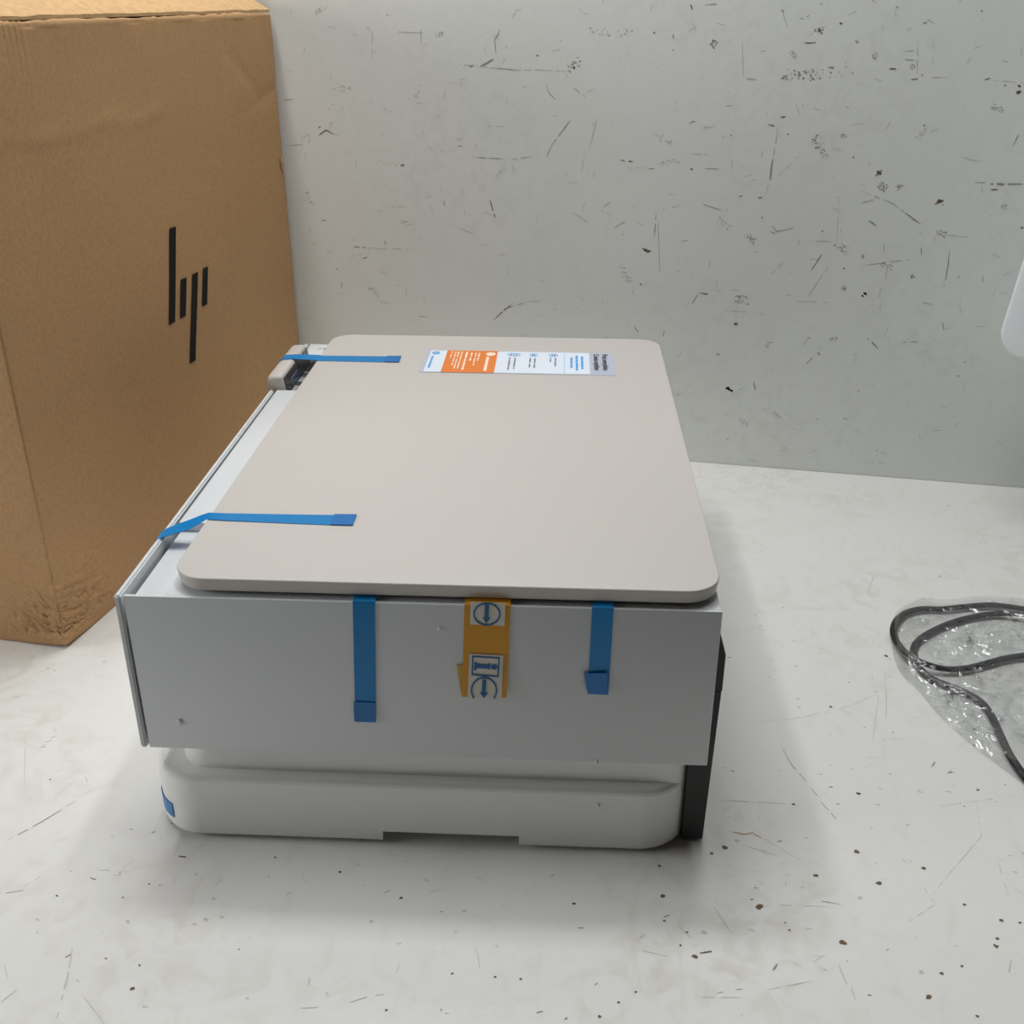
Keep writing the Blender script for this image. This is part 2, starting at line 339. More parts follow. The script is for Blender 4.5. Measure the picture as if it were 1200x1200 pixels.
tag(o, 'grey and brown scuffs and scratches on the wall paint', kind='stuff')

tm = MB(); UPV = Vector((0, 0, 1))
def T(u, v): p = on_z(u, v); p.z = .00015; return p
TPX = .00043
def tl(org, sc, lst):
    for e in lst:
        kind, pts, w = e[0], e[1:-1], e[-1]
        mi = {'l': 0, 'f': 1, 'b': 2, 'o': 3, 'O': 2, 'r': 0, 'g': 4, 'p': 1, 'R': 3}[kind]
        P = [T(org[0]+pts[i]/sc, org[1]+pts[i+1]/sc) for i in range(0, len(pts), 2)]
        ww = w/sc*TPX*1.2
        if len(P) == 1:
            if kind in 'rR': rough(tm, P[0]-Vector((ww*.4, 0, 0)), P[0]+Vector((ww*.4, ww*.4, 0)), ww, UPV, mi, 8)
            else: blob(tm, P[0], ww*1.35, UPV, mi, Vector((1, 0, 0)), .8)
        elif kind in 'rR': rough(tm, P[0], P[-1], ww*1.4, UPV, mi, 22)
        else: ribbon(tm, P, ww*.75, UPV, mi, .5)
tl((0, 780), 2, [
 ('b',18,410,100,365,178,317,2.5), ('r',195,304,232,283,4), ('r',95,192,108,188,8), ('l',120,170,130,165,3), ('o',118,267,4), ('r',300,240,365,208,3), ('l',15,533,55,527,2), ('f',55,518,95,495,2), ('R',15,534,5), ('o',133,540,5), ('r',268,494,292,480,9),
 ('b',420,447,436,449,5), ('R',88,628,8), ('o',248,687,4), ('o',310,757,8), ('R',340,803,10), ('f',180,735,186,742,3), ('f',195,775,245,840,2), ('f',170,660,160,720,130,840,4), ('f',0,790,40,760,3), ('f',705,803,745,801,2.5), ('f',820,790,860,776,900,770,3),
 ('r',768,772,9), ('f',725,730,724,750,3), ('o',940,545,7), ('R',935,655,9), ('R',840,467,10), ('o',797,484,6), ('f',500,547,6), ('f',482,595,9), ('o',645,450,5), ('R',1090,577,10), ('R',1068,625,8), ('R',1165,657,10), ('o',1060,722,5), ('o',1160,730,5), ('R',1035,808,8), ('f',1115,660,1125,710,2), ('f',60,160,57,280,1.6),
 ('o',350,512,4), ('o',375,515,3), ('o',288,544,4), ('f',230,480,270,478,3), ('r',505,546,7), ('o',560,665,3), ('f',460,490,6), ('f',630,495,5), ('o',1035,577,3), ('o',905,808,5), ('R',850,518,10), ('R',950,460,7), ('f',300,600,8), ('f',580,780,6), ('o',327,703,4), ('f',10,700,18,735,2), ('f',105,180,120,176,5), ('l',128,12,4), ('f',200,260,205,275,2), ('f',520,590,8), ('f',870,600,7),
])
tl((600, 780), 2, [
 ('O',498,427,11), ('O',468,441,7), ('g',517,390,545,396,565,392,4), ('g',562,391,585,405,3), ('O',808,436,11), ('O',965,475,10), ('o',860,510,11), ('O',712,492,9), ('O',580,565,14), ('O',776,650,13), ('o',354,540,9), ('o',346,470,7), ('O',428,682,10), ('b',440,674,468,670,6), ('o',357,598,5), ('o',145,558,6), ('o',395,656,5),
 ('f',305,668,365,682,2.5), ('f',473,565,515,630,2.5), ('l',635,197,655,232,692,274,2.5), ('l',702,288,716,306,2.5), ('l',725,320,742,340,2.5), ('l',748,346,760,360,2.5), ('f',560,130,640,128,760,105,830,80,2), ('f',875,30,878,130,1.8), ('o',747,97,8), ('R',747,166,8), ('o',811,300,8), ('R',720,256,11), ('o',660,325,7), ('R',958,298,10), ('R',628,248,7), ('R',510,355,7),
 ('r',580,357,8), ('r',885,377,930,374,7), ('R',845,382,8), ('f',1088,320,1100,400,985,535,1.8), ('f',1135,445,1165,548,2), ('r',930,462,16), ('r',575,523,16), ('o',1060,560,6), ('o',1147,598,9), ('O',1135,658,9), ('o',1137,640,7), ('o',1007,722,8), ('O',976,777,10), ('l',612,715,622,700,5), ('R',733,714,9), ('r',655,626,9), ('R',946,641,7), ('f',795,753,805,785,3), ('f',430,777,535,778,2), ('l',480,768,540,758,2),
 ('o',20,735,5), ('o',205,823,6), ('p',670,78,8), ('R',1030,250,13), ('o',1092,292,6), ('b',1080,187,1096,187,5), ('o',1190,603,6), ('R',1150,457,7), ('R',1162,490,7), ('r',0,527,135,531,5), ('l',725,552,770,560,2), ('o',640,603,4), ('f',600,560,740,565,2), ('f',540,420,620,445,2), ('f',590,405,680,460,2), ('o',250,790,5), ('o',290,765,5), ('o',1090,822,6), ('f',965,520,990,555,2), ('f',930,600,990,560,2), ('f',600,760,700,740,2), ('f',380,600,420,640,3), ('o',410,625,5), ('f',760,690,790,760,3), ('f',500,240,6), ('l',480,315,650,325,1.3), ('o',525,410,4),
 ('f',985,235,992,225,3), ('f',1000,330,1180,305,1.5), ('f',845,180,860,70,2), ('o',790,40,4), ('o',650,620,4), ('o',1055,705,5), ('f',1170,690,1165,720,4), ('o',1060,330,4), ('p',815,545,9), ('p',450,625,10), ('p',960,720,9),
])
tl((1000, 660), 4.285, [('O',165,467,22), ('O',262,530,12), ('f',110,55,70,140,4), ('f',150,520,170,640,160,800,3), ('f',440,70,14), ('f',500,80,10), ('l',30,1157,14), ('r',330,1150,22), ('r',625,1135,18), ('o',762,1112,7), ('r',495,1050,18), ('l',390,1025,410,1000,5), ('f',120,915,165,880,4), ('l',120,640,105,650,4), ('r',145,985,16), ('o',185,1060,8), ('f',180,880,260,885,4), ('o',95,575,6), ('f',40,690,100,665,3), ('l',50,820,60,828,5), ('o',100,155,6)])
tl((760, 380), 2.727, [('f',450,500,10), ('f',720,800,700,870,3), ('o',848,562,4), ('f',960,580,12), ('f',930,805,14), ('o',1173,554,5), ('f',660,675,6), ('f',320,610,8), ('f',1060,700,8)])
for k in range(1100):
    p = Vector((random.uniform(-.25, .75), random.uniform(-.28, .52), .00012))
    if random.random() < .72: blob(tm, p, random.uniform(.0004, .0011), UPV, random.choice((0, 1, 1, 1)), Vector((1, 0, 0)), .7)
    else:
        a = random.uniform(0, 6.28); L_ = random.uniform(.003, .009)
        ribbon(tm, [p, p+Vector((L_*math.cos(a), L_*math.sin(a), 0))], .0003, UPV, 1)
for k in range(260):
    p = Vector((random.uniform(-.2, .7), random.uniform(-.26, .3), .00012)); a = random.uniform(-.5, .9); L_ = random.uniform(.0012, .0042)
    ribbon(tm, [p, p+Vector((L_*math.cos(a), L_*math.sin(a), 0))], random.uniform(.0005, .0011), UPV, random.choice((0, 1, 1)))
o = tm.build('paint_chips', None, top, smooth=0, mats=[M['tscuff'], M['tscuff_faint'], M['rust'], M['scuff_dark'], M['orange_scratch']])
tag(o, 'brown chips and grey scratches in the white paint', kind='stuff')

# ------------------------------------------------------------------ cardboard box
BU = Vector((.081, .44, 0)).normalized(); BN = Vector((BU.y, -BU.x, 0)); BP = Vector((-.141, .184, 0))
S0, S1, BWID, BH = .007, .456, .25, .4225
def bpt(s, w, z): return BP + BU*s - BN*w + Vector((0, 0, z))      # s along the right face, w to the left, z up
boxo = empty('cardboard_box', bpt((S0+S1)/2, BWID/2, 0))
tag(boxo, 'tall brown cardboard box with slanted black stripe logo and crushed lower corner', 'box')
def axis(a, b, fine, df, dc, fine_end=0):
    out = []; x = a
    while x < b-1e-6:
        out.append(x); x += df if (x < a+fine or x > b-fine_end) else dc
    if b-out[-1] < .0004: out.pop()
    out.append(b); return out
AS = axis(S0, S1, .080, .0009, .005); AW = axis(0, BWID, .055, .0009, .008); AZ = axis(0, BH, .065, .0009, .005, .012)
def fbm(p, o=4): return noise.fractal(p, 1.0, 2.0, o)
def carddisp(s, w, z):
    p = Vector((s, w, z)); r = .010
    lo = Vector((S0, 0, 0)); hi = Vector((S1, BWID, BH))
    rr = Vector((r, r, r))
    q = Vector([min(max(p[i], lo[i]+(.012 if i == 2 else .0014)), hi[i]-(.003 if i == 2 else .0014)) for i in range(3)])
    d = p-q
    nrm = d.normalized() if d.length > 1e-9 else Vector((0, 0, 1))
    rad = Vector((.0014, .0014, .012 if z < BH/2 else .003))
    ell = math.sqrt(sum((d[i]/rad[i])**2 for i in range(3)))
    if ell > 1: p = q + d/ell
    # bulge and dents
    off = .0012*fbm(Vector((s*6, w*6, z*6)), 3)
    # crushed corner
    dc = math.sqrt((s-S0)**2*.55+(w*1.1)**2+(z*.9)**2)
    k = max(0, 1-dc/.058)
    if k > 0:
        wp_ = Vector((s*52+.7*fbm(Vector((s*70, w*70, z*70)), 2), w*80, (z+.25*(s-S0)-.6*w)*165))
        r1 = 1-abs(noise.noise(wp_)*2.2); r2 = 1-abs(noise.noise(wp_*2.3+Vector((7, 3, 1)))*2.0)
        off += k**.9*min(1, z/.006)*(-.0040*max(0, r1)**6-.0022*max(0, r2)**5+.0010*fbm(wp_*.8, 2))
        off -= .0035*k*k
    # crease above the crushed corner
    if w < .01:
        zc = .052-.2*(s-S0)+.003*fbm(Vector((s*30, 0, 1)), 2); off += .0009*math.exp(-((z-zc)/.0016)**2)*max(0, 1-(s-S0)/.08)
        # raised horizontal crease higher on the face
        zc = .353+.004*fbm(Vector((s*28, 5, 1)), 3)
        if s < .24: off += .0011*math.exp(-((z-zc)/.003)**2)*(.5+.5*math.sin(s*50)**2)
        # crinkled band under the top fold
        kt = max(0, (z-(BH-.035))/.035); off += kt*.0007*math.sin(s*1100+6*fbm(Vector((s*20, 0, z*10)), 2))*(.5+.5*fbm(Vector((s*25, 3, 0)), 2))
        # dents near the far top corner
        for (sc_, zc_, a_) in ((.385, .375, .6), (.43, .352, -.2)):
            u_ = (s-sc_)*math.cos(a_)-(z-zc_)*math.sin(a_); v_ = (s-sc_)*math.sin(a_)+(z-zc_)*math.cos(a_)
            off -= .0012*math.exp(-(v_/.004)**2-(u_/.035)**2)
        off += .0006*math.exp(-((s-.33-.08*(z-.2))/.004)**2)
    if z > BH-.004: off += .0008*fbm(Vector((s*30, w*30, 2)), 3)
    p = p+nrm*off
    return p
cache = {}; vs = []; fs = []
def cv(s, w, z):
    key = (round(s, 6), round(w, 6), round(z, 6))
    if key not in cache:
        p = carddisp(s, w, z); pp = bpt(p.x, p.y, max(p.z, .0002 if z > 0 else 0)); cache[key] = len(vs); vs.append(pp)
    return cache[key]
def grid(A, B, fn):
    for i in range(len(A)-1):
        for j in range(len(B)-1):
            fs.append((fn(A[i], B[j]), fn(A[i+1], B[j]), fn(A[i+1], B[j+1]), fn(A[i], B[j+1])))
grid(AS, AZ, lambda s, z: cv(s, 0, z)); grid(AS, AZ, lambda s, z: cv(s, BWID, z))
grid(AW, AZ, lambda w, z: cv(S0, w, z)); grid(AW, AZ, lambda w, z: cv(S1, w, z))
grid(AS, AW, lambda s, w: cv(s, w, 0)); grid(AS, AW, lambda s, w: cv(s, w, BH))
body = build('carton_body', vs, fs, M['card'], boxo, smooth=0)
for p in body.data.polygons: p.use_smooth = True
# top flaps: two boards meeting in the middle, with a strip of tape over the seam
RID = .034                                                     # the over-full top bulges: flaps rise to a low ridge along the seam
def ridge(w): t = min(w, BWID-w)/(BWID/2); return RID*math.sin(t*math.pi/2)**.8
def flap(w0, w1):
    A = axis(S0+.001, S1-.001, 0, .006, .006); B = [w0+(w1-w0)*(k/14)**(1.6 if w0 < .1 else .6) for k in range(15)]
    V = []; F = []
    for zi in (0, 1):
        for i, s in enumerate(A):
            for j, w in enumerate(B):
                je = .0010*fbm(Vector((s*70, w0*9, 4)), 3) if j == (0 if w0 < .1 else 14) else 0
                V.append(bpt(s, w+je, BH+.0006+zi*(.0012+ridge(w))+(.0008*fbm(Vector((s*30, w*14, 2)), 3) if zi else 0)))
    n = len(B); N = len(A)*n
    for i in range(len(A)-1):
        for j in range(n-1):
            a = i*n+j; F.append((a, a+1, a+n+1, a+n)); F.append((N+a, N+a+n, N+a+n+1, N+a+1))
    for i in range(len(A)-1):
        for j in (0, n-1): a = i*n+j; F.append((a, a+n, N+a+n, N+a))
    for j in range(n-1):
        for i in (0, len(A)-1): a = i*n+j; F.append((a, a+1, N+a+1, N+a))
    return build('top_flap', V, F, M['card_edge'], boxo, smooth=40)
flap(.0012, BWID/2-.0008); flap(BWID/2+.0008, BWID-.0012)
V = []; F = []
for k, s_ in enumerate((S0+.004, S1-.004)):
    for w in (-.025, -.012, 0, .012, .025): V.append(bpt(s_, BWID/2+w, BH+.0026+ridge(BWID/2+w)))
F = [(k, k+1, k+6, k+5) for k in range(4)]
build('packing_tape', V, F, M['card_tape'], boxo, smooth=30)
# printed logo: four slanted bars on the right face
for (sb, zb, st, zt, wd) in ((.2047, .1921, .2261, .2664, .0104), (.2238, .1923, .2327, .2231, .0098), (.2305, .1510, .2523, .2232, .0098), (.2619, .1928, .2714, .2239, .0092)):
    n = 10; V = []
    for k in range(n+1):
        t = k/n
        for e in (0, 1):
            s = sb+(st-sb)*t+wd*e; z = zb+(zt-zb)*t
            p = carddisp(s, 0, z); V.append(bpt(p.x, p.y-.0007, p.z))
    for k in range(n+1):
        for e in (0, 1): V.append(V[k*2+e]-BN*.0006)
    F = [(2*k, 2*k+1, 2*k+3, 2*k+2) for k in range(n)]
    o = build('logo_bar', V, F, M['ink'], boxo, smooth=0); o['label'] = 'black slanted stripe of the printed logo'
# torn spot on the far edge
mb = MB(); c = carddisp(.4535, 0, .287)
for k in range(7):
    a = random.uniform(0, 6.28); r = random.uniform(0, .004)
    ctr = bpt(c.x-.004+r*math.cos(a)*.5, c.y-.0012, c.z+r*math.sin(a)*1.4)
    pts = [ctr+BU*.0022*math.cos(q)*random.uniform(.6, 1.2)+Vector((0, 0, .003*math.sin(q)*random.uniform(.6, 1.2)))+BN*random.uniform(0, .0012) for q in [i*6.283/7 for i in range(7)]]
    mb.add(pts+[ctr+BN*.0015], [(i, (i+1) % 7, 7) for i in range(7)])
o = mb.build('torn_patch', M['card_edge'], boxo, smooth=0); o['label'] = 'small torn pale spot on the box edge'

# ------------------------------------------------------------------ printer
D, H, HB, WY = .304, .1619, .0657, .4383
LT, LB, LX0, LX1, LY0, LY1 = .1721, .1637, .0237, .3038, .0020, .4353
pr = empty('printer', (.15, .22, 0))
tag(pr, 'white and beige printer with blue packing tape strips, lid closed, beside the cardboard box', 'printer')
mb = MB(); mb.box(.0012, D-.0006, .0022, WY-.0022, HB+.0015, H-.006, .0005, 1); mb.build('upper_housing', M['white'], pr)
for y0, y1 in ((0, .0024), (WY-.0024, WY)):
    mb = MB(); mb.box(0, D, y0, y1, HB, H, .0008, 2); sp = mb.build('side_panel', M['white'], pr)
mb = MB(); mb.box(.0205, D-.0004, .0026, WY-.0026, H-.006, H-.0003, .0006, 2); mb.build('scanner_deck', M['white'], pr)
CY0, CY1 = .3165, .4040                                        # opening for the control panel in the front strip
mb = MB(); mb.box(.0010, .0203, .0848, CY0, H-.006, H, .0007, 2); mb.build('front_strip', M['white'], pr)
mb = MB(); mb.box(.0010, .0203, CY1, WY-.0026, H-.006, H, .0007, 2); fs2 = mb.build('front_strip', M['white'], pr)
# faint icons on the far strip
mb = MB()
for k, (dx, dy) in enumerate(((.0165, .424), (.0115, .4245))):
    ring = [(dx+.0016*math.cos(a), dy+.0028*math.sin(a), H+.0001) for a in [i*.5236 for i in range(12)]]
    rin = [(dx+.0011*math.cos(a), dy+.0022*math.sin(a), H+.0001) for a in [i*.5236 for i in range(12)]]
    mb.add(ring+rin, [(i, (i+1) % 12, 12+(i+1) % 12, 12+i) for i in range(12)])
mb.add([(.0155, .4225, H+.0001), (.0175, .4225, H+.0001), (.0175, .4255, H+.0001), (.0155, .4255, H+.0001)], [(0, 1, 2, 3)])
mb.build('button_icons', M['stk_grey'], fs2, smooth=0)
# front bezel: a tall thin board with a cut-out for the control panel
prof = [(-.0004, HB), (WY+.0004, HB), (WY+.0004, H), (CY1, H), (CY1, H-.014), (CY0, H-.014), (CY0, H), (-.0004, H)]
bm = bmesh.new(); vv = [bm.verts.new((-.0046, y, z)) for y, z in prof]; f = bm.faces.new(vv)
r = bmesh.ops.extrude_face_region(bm, geom=[f]); bmesh.ops.translate(bm, vec=(.0034, 0, 0), verts=[g for g in r['geom'] if isinstance(g, bmesh.types.BMVert)])
bmesh.ops.bevel(bm, geom=bm.edges[:], offset=.0009, segments=2, affect='EDGES')
bm.verts.index_update(); mb = MB(); mb.add([v.co.copy() for v in bm.verts], [[v.index for v in f.verts] for f in bm.faces]); bm.free()
mb.build('front_bezel', M['white'], pr)
# lid with soft rounded corners
def lid_rings():
    R = []
    for z, i in ((LB, .0028), (LB+.0006, .0016), (LB+.0014, .0009), (LT-.0010, 0), (LT-.0004, .0002), (LT-.0001, .0005), (LT, .0010)):
        R.append(rrect(LX0, LX1, LY0, LY1, .0185, z, i, 12))
    return R
mb = MB(); mb.stack(lid_rings()); lid = mb.build('scanner_lid', M['lid'], pr, smooth=20)
mb = MB(); mb.stack([rrect(LX0, LX1, LY0, LY1, .0185, z, .0055, 10) for z in (H-.0002, LB)]); mb.build('lid_gasket', M['black'], pr)
for y in (.09, .35):
    mb = MB(); mb.box(D-.006, D+.001, y-.012, y+.012, H-.0004, LB+.001, .0006, 1); mb.build('hinge', M['dark'], pr)
# neck and base
mb = MB(); mb.stack([rrect(.0075, .2970, .0118, WY-.0118, (.020, .012, .012, .020), z, 0, 10) for z in (.038, HB+.002)]); mb.build('neck', M['grey_plastic'], pr)
BX0, BX1, BY0, BY1, BR = -.0092, .2995, .0030, WY-.003, .030
rg = [(.0092, 0), (.0405, 0), (.0420, .0006), (.0430, .0018), (.0433, .0026)]
base = MB(); base.stack([rrect(BX0, BX1, BY0, BY1, BR, z, i, 14) for z, i in rg])
out = rrect(BX0, BX1, BY0, BY1, BR, 0, 0, 14); N1, N2, ND = .1253, .2030, .05
out = out[:15]+[(N1, BY0, 0), (N1, BY0+ND, 0), (N2, BY0+ND, 0), (N2, BY0, 0)]+out[15:]
def poly_in(o, k): c = Vector((.145, .22, 0)); return o
base.stack([[(p[0], p[1], z) for p in out] for z in (.0032, .0092)])
bo = base.build('base_tray', M['grey_plastic'], pr, smooth=20)
inn = rrect(BX0, BX1, BY0, BY1, BR, 0, .006, 8)
for fx, fy in ((.03, .03), (.27, .03), (.27, WY-.03), (.03, WY-.03)):
    mb = MB(); mb.stack([[(fx+.011*math.cos(a), fy+.011*math.sin(a), z) for a in [i*2*math.pi/20 for i in range(20)]] for z in (0, .0034)]); mb.build('rubber_foot', M['black'], pr)
# dark rear cover
def prism_x(pts, y0, y1):
    b = MB(); b.stack([[(x, y, z) for x, z in pts] for y in (y0, y1)]); return b
prism_x([(.296, .0022), (.3080, .0022), (.3100, .1040), (.296, .1040)], .0140, WY-.014).build('rear_cover', M['dark'], pr, smooth=0)
rd = prism_x([(.300, .1046), (.3103, .1046), (.3103, .1275), (.3062, .1405), (.300, .1405)], .0140, WY-.014).build('rear_door', M['dark'], pr, smooth=0)
# control panel in its opening
cp_prof = [(-.0068, .1495), (-.0070, .1680), (-.0060, .1712), (-.0036, .1724), (.0034, .1730), (.0052, .1722), (.0060, .1706), (.0086, .1530), (.0084, .1495)]
rings = []
for y, sc_, dz in ((CY0+.0020, .90, -.0030), (CY0+.0026, .95, -.0016), (CY0+.0040, .985, -.0006), (CY0+.0065, 1, 0), (CY1-.0045, 1, 0), (CY1-.0028, .97, -.001), (CY1-.0018, .92, -.003)):
    cx = sum(p[0] for p in cp_prof)/len(cp_prof); rings.append([(cx+(x-cx)*sc_, y, (z+dz) if z > .16 else z) for x, z in cp_prof])
mb = MB(); mb.stack(rings); cpo = mb.build('control_panel', M['lid'], pr, smooth=50)
def cpf(t, y, off):                                            # a point on the sloping screen face, t from the top edge down
    a = Vector((.0060, 0, .1706)); b = Vector((.0086, 0, .1530)); d = b-a; nrm = Vector((-d.z, 0, d.x)).normalized()
    p = a+d*t+nrm*off; return Vector((p.x, y, p.z))
def cp_quad(name, t0, t1, y0, y1, off, mt, skew=0):
    V = [cpf(t, y+skew*(t-t0), o_) for o_ in (-.0006, off) for (t, y) in ((t0, y0), (t0, y1), (t1, y1), (t1, y0))]
    return build(name, V, [(4, 5, 6, 7), (0, 1, 5, 4), (1, 2, 6, 5), (2, 3, 7, 6), (3, 0, 4, 7)], mt, cpo, smooth=0)
cp_quad('screen_face', .02, .98, CY0+.0040, CY1-.0036, .0005, M['screen_face'])
cp_quad('screen_frame', .34, .72, CY0+.020, CY1-.034, .0008, M['screen_rim'])
cp_quad('screen', .42, .64, CY0+.024, CY1-.042, .0011, M['screen'])
cp_quad('status_light', .55, .85, CY0+.0060, CY0+.0085, .0009, M['black'])
mb = MB(); mb.box(.0080, .0204, CY0+.0005, CY1-.0005, H-.0105, H-.0055); mb.build('panel_recess', M['black'], pr, smooth=0)
mb = MB(); mb.box(.0093, .0190, CY0+.001, CY1-.030, H-.006, H-.0038, .0004, 1); st = mb.build('clear_strip', M['clear_strip'], pr)
mb = MB(); mb.box(.0092, .0191, CY0+.022, CY0+.031, H-.0039, H-.0036); mb.build('strip_clip', M['dark'], st, smooth=0)
# tiny moulding nubs
for x, y, z, r in ((.0195, 0, .0838, .0022), (.2447, 0, .0660, .0016), (.2469, .003, .034, .0015), (.162, 0, .1479, .0011)):
    mb = MB(); rg = [[(x+r*c*math.cos(a)*.8, y-h, z+r*c*math.sin(a)) for a in [i*2*math.pi/10 for i in range(10)]] for h, c in ((-.0004, 1), (.0006, .9), (.0010, .45))]
    mb.stack(rg); mb.build('moulding_nub', M['white'], pr, smooth=60)

# ---- tapes
def strip(name, stations, mt, parent, th=.00025, label=None):
    """ribbon with thickness through pairs of points"""
    n = len(stations); A = [Vector(a) for a, b in stations]; B = [Vector(b) for a, b in stations]; V = []
    for i in range(n):
        t = (A[min(i+1, n-1)]-A[max(i-1, 0)]); nr = t.cross(B[i]-A[i]).normalized()*th
        V += [A[i], B[i], B[i]+nr, A[i]+nr]
    F = []
    for i in range(n-1):
        for k in range(4): F.append((4*i+k, 4*i+(k+1) % 4, 4*i+4+(k+1) % 4, 4*i+4+k))
    F += [(3, 2, 1, 0), tuple(4*(n-1)+k for k in range(4))]
    o = build(name, V, F, mt, parent, smooth=30)
    if label: o['label'] = label
    return o
e = .0003
t1 = strip('blue_tape_strip', [((.1186, .004, .1634), (.1298, .004, .1634)), ((.1185, -.0002, .1623), (.1298, -.0002, .1623)), ((.1184, -e, .1610), (.1297, -e, .1610)), ((.1158, -e, .1015), (.1270, -e, .1015)), ((.1152, -e, .0890), (.1264, -e, .0890))], M['blue'], pr, label='blue tape strip hanging longest down the printer side')
strip('tape_tab', [((.1152, -.0009, .1014), (.1268, -.0009, .1012)), ((.1149, -.0010, .0885), (.1263, -.0010, .0885))], M['blue_dark'], t1)
t3 = strip('blue_tape_strip', [((.2392, .004, .1634), (.2497, .004, .1634)), ((.2391, -.0002, .1623), (.2497, -.0002, .1623)), ((.2390, -e, .1610), (.2497, -e, .1610)), ((.2386, -e, .1238), (.2494, -e, .1238)), ((.2384, -e, .1118), (.2492, -e, .1118))], M['blue'], pr, label='short blue tape strip with a folded tab near the printer rear')
strip('tape_tab', [((.2362, -.0012, .1238), (.2478, -.0022, .1250)), ((.2384, -.0012, .1112), (.2492, -.0022, .1116))], M['blue_dark'], t3)
yt = strip('yellow_tape_strip', [((.1752, .004, .1636), (.1982, .004, .1636)), ((.1751, -.0002, .1623), (.1982, -.0002, .1623)), ((.1750, -e, .1610), (.1981, -e, .1610)), ((.1738, -.0006, .1300), (.1972, -.0006, .1300)), ((.1727, -.0022, .1076), (.1964, -.0026, .1082))], M['yellow'], pr, label='yellow warning tape strip with blue arrows and letter i')
strip('tape_ear', [((.1704, -.0006, .1262), (.1745, -.0006, .1262)), ((.1724, -.0006, .1080), (.1745, -.0006, .1080))], M['yellow_thin'], yt)
# printing on the yellow tape: coordinates along the tape (x across in 0..1, z)
def ytp(u, v, off=.0006):
    """picture-measured position on the tape face"""
    p = on_plane(u, v, (0, -.0005, 0), Vector((0, 1, 0))); z = p.z
    y = -e if z > .145 else -e-.0021*((.145-z)/.037)**1.5
    return Vector((p.x, y-off, z))
def ypoly(name, px, mt, off=.0006, div=6):
    bm = bmesh.new(); f = bm.faces.new([bm.verts.new((u, v, 0)) for u, v in px]); bm.normal_update()
    if div: bmesh.ops.subdivide_edges(bm, edges=bm.edges[:], cuts=div, use_grid_fill=True)
    bmesh.ops.triangulate(bm, faces=bm.faces[:]); bm.verts.index_update()
    mb = MB(); mb.add([ytp(v.co.x, v.co.y, off) for v in bm.verts], [[v.index for v in f.verts] for f in bm.faces]); bm.free()
    return mb.build(name, mt, yt, smooth=0)
def yring(name, cx, cy, rx, ry, w, a0=0, a1=360):
    n = 40; mb = MB(); O = []; I = []
    for k in range(n+1):
        a = math.radians(a0+(a1-a0)*k/n)
        O.append(ytp(cx+rx*math.cos(a), cy+ry*math.sin(a), .0009)); I.append(ytp(cx+(rx-w)*math.cos(a), cy+(ry-w)*math.sin(a), .0009))
    mb.add(O+I, [(k, k+1, n+2+k, n+1+k) for k in range(n)]); return mb.build(name, M['tape_blue'], yt, smooth=0)
ypoly('print_field', [(551.5, 704.5), (592.5, 706), (591.3, 733), (550.8, 731.3)], M['tape_white'])
ypoly('print_field', [(550.3, 765), (590, 767), (588, 814), (548.3, 815)], M['tape_white'])
yring('arrow_circle', 570.7, 719, 16, 13.6, 1.9)
ypoly('arrow', [(568.2, 708), (573.2, 708.2), (572.4, 723), (575, 723.3), (570.2, 729.8), (565.4, 722.8), (567.9, 722.9)], M['tape_blue'], .0010, 0)
yring('arrow_circle', 567.6, 806, 15.5, 15.2, 1.9, -218, 38)
ypoly('arrow', [(565.8, 794), (570.4, 794.2), (569.2, 808), (572, 808.5), (567.5, 814.6), (562.5, 808), (565, 808)], M['tape_blue'], .0010, 0)
sq = [(553.5, 767), (586, 769), (584.6, 791.3), (552.8, 789.3)]
def inset(px, d):
    cx = sum(p[0] for p in px)/4; cy = sum(p[1] for p in px)/4
    return [(p[0]-math.copysign(d, p[0]-cx), p[1]-math.copysign(d, p[1]-cy)) for p in px]
iq = inset(sq, 1.7); mb = MB(); mb.add([ytp(u, v, .0009) for u, v in sq+iq], [(k, (k+1) % 4, 4+(k+1) % 4, 4+k) for k in range(4)]); mb.build('letter_frame', M['tape_blue'], yt, smooth=0)
ypoly('letter_i', [(556, 774.6), (559, 774.8), (559, 776.6), (571.8, 777.4), (571.8, 775.6), (575, 775.8), (574.7, 782.4), (572.6, 782.3), (572.5, 781.8), (558.8, 781), (558.8, 783.4), (555.8, 783.2)], M['tape_blue'], .0010, 0)
yring('letter_dot', 579.3, 779.8, 3.6, 3, 3.5)
# tape over the lid, twisted, stuck to the bezel
strip('blue_tape_strip', [((.1068, .0781, .1722), (.1070, .0651, .1722)), ((.0945, .0777, .1722), (.0948, .0650, .1722)), ((.075, .0768, .1724), (.075, .0656, .1722)), ((.052, .0757, .1728), (.052, .0666, .1723)), ((.034, .0745, .1733), (.034, .0672, .1724)),
    ((.0235, .0738, .1738), (.0240, .0682, .1726)), ((.0190, .0734, .1722), (.0198, .0672, .1700)), ((.0125, .0733, .1694), (.0135, .0656, .1668)), ((.0050, .0738, .1662), (.0055, .0640, .1648)), ((-.0020, .0742, .1630), (-.0016, .0632, .1626)), ((-.0050, .0743, .1612), (-.0050, .0630, .1610)), ((-.0051, .0743, .1450), (-.0051, .0630, .1450))], M['blue'], pr, label='twisted blue tape strip running from the lid to the front bezel')
strip('tape_tab', [((.1070, .0784, .1727), (.1072, .0649, .1727)), ((.0942, .0780, .1727), (.0946, .0648, .1727))], M['blue_dark'], pr)
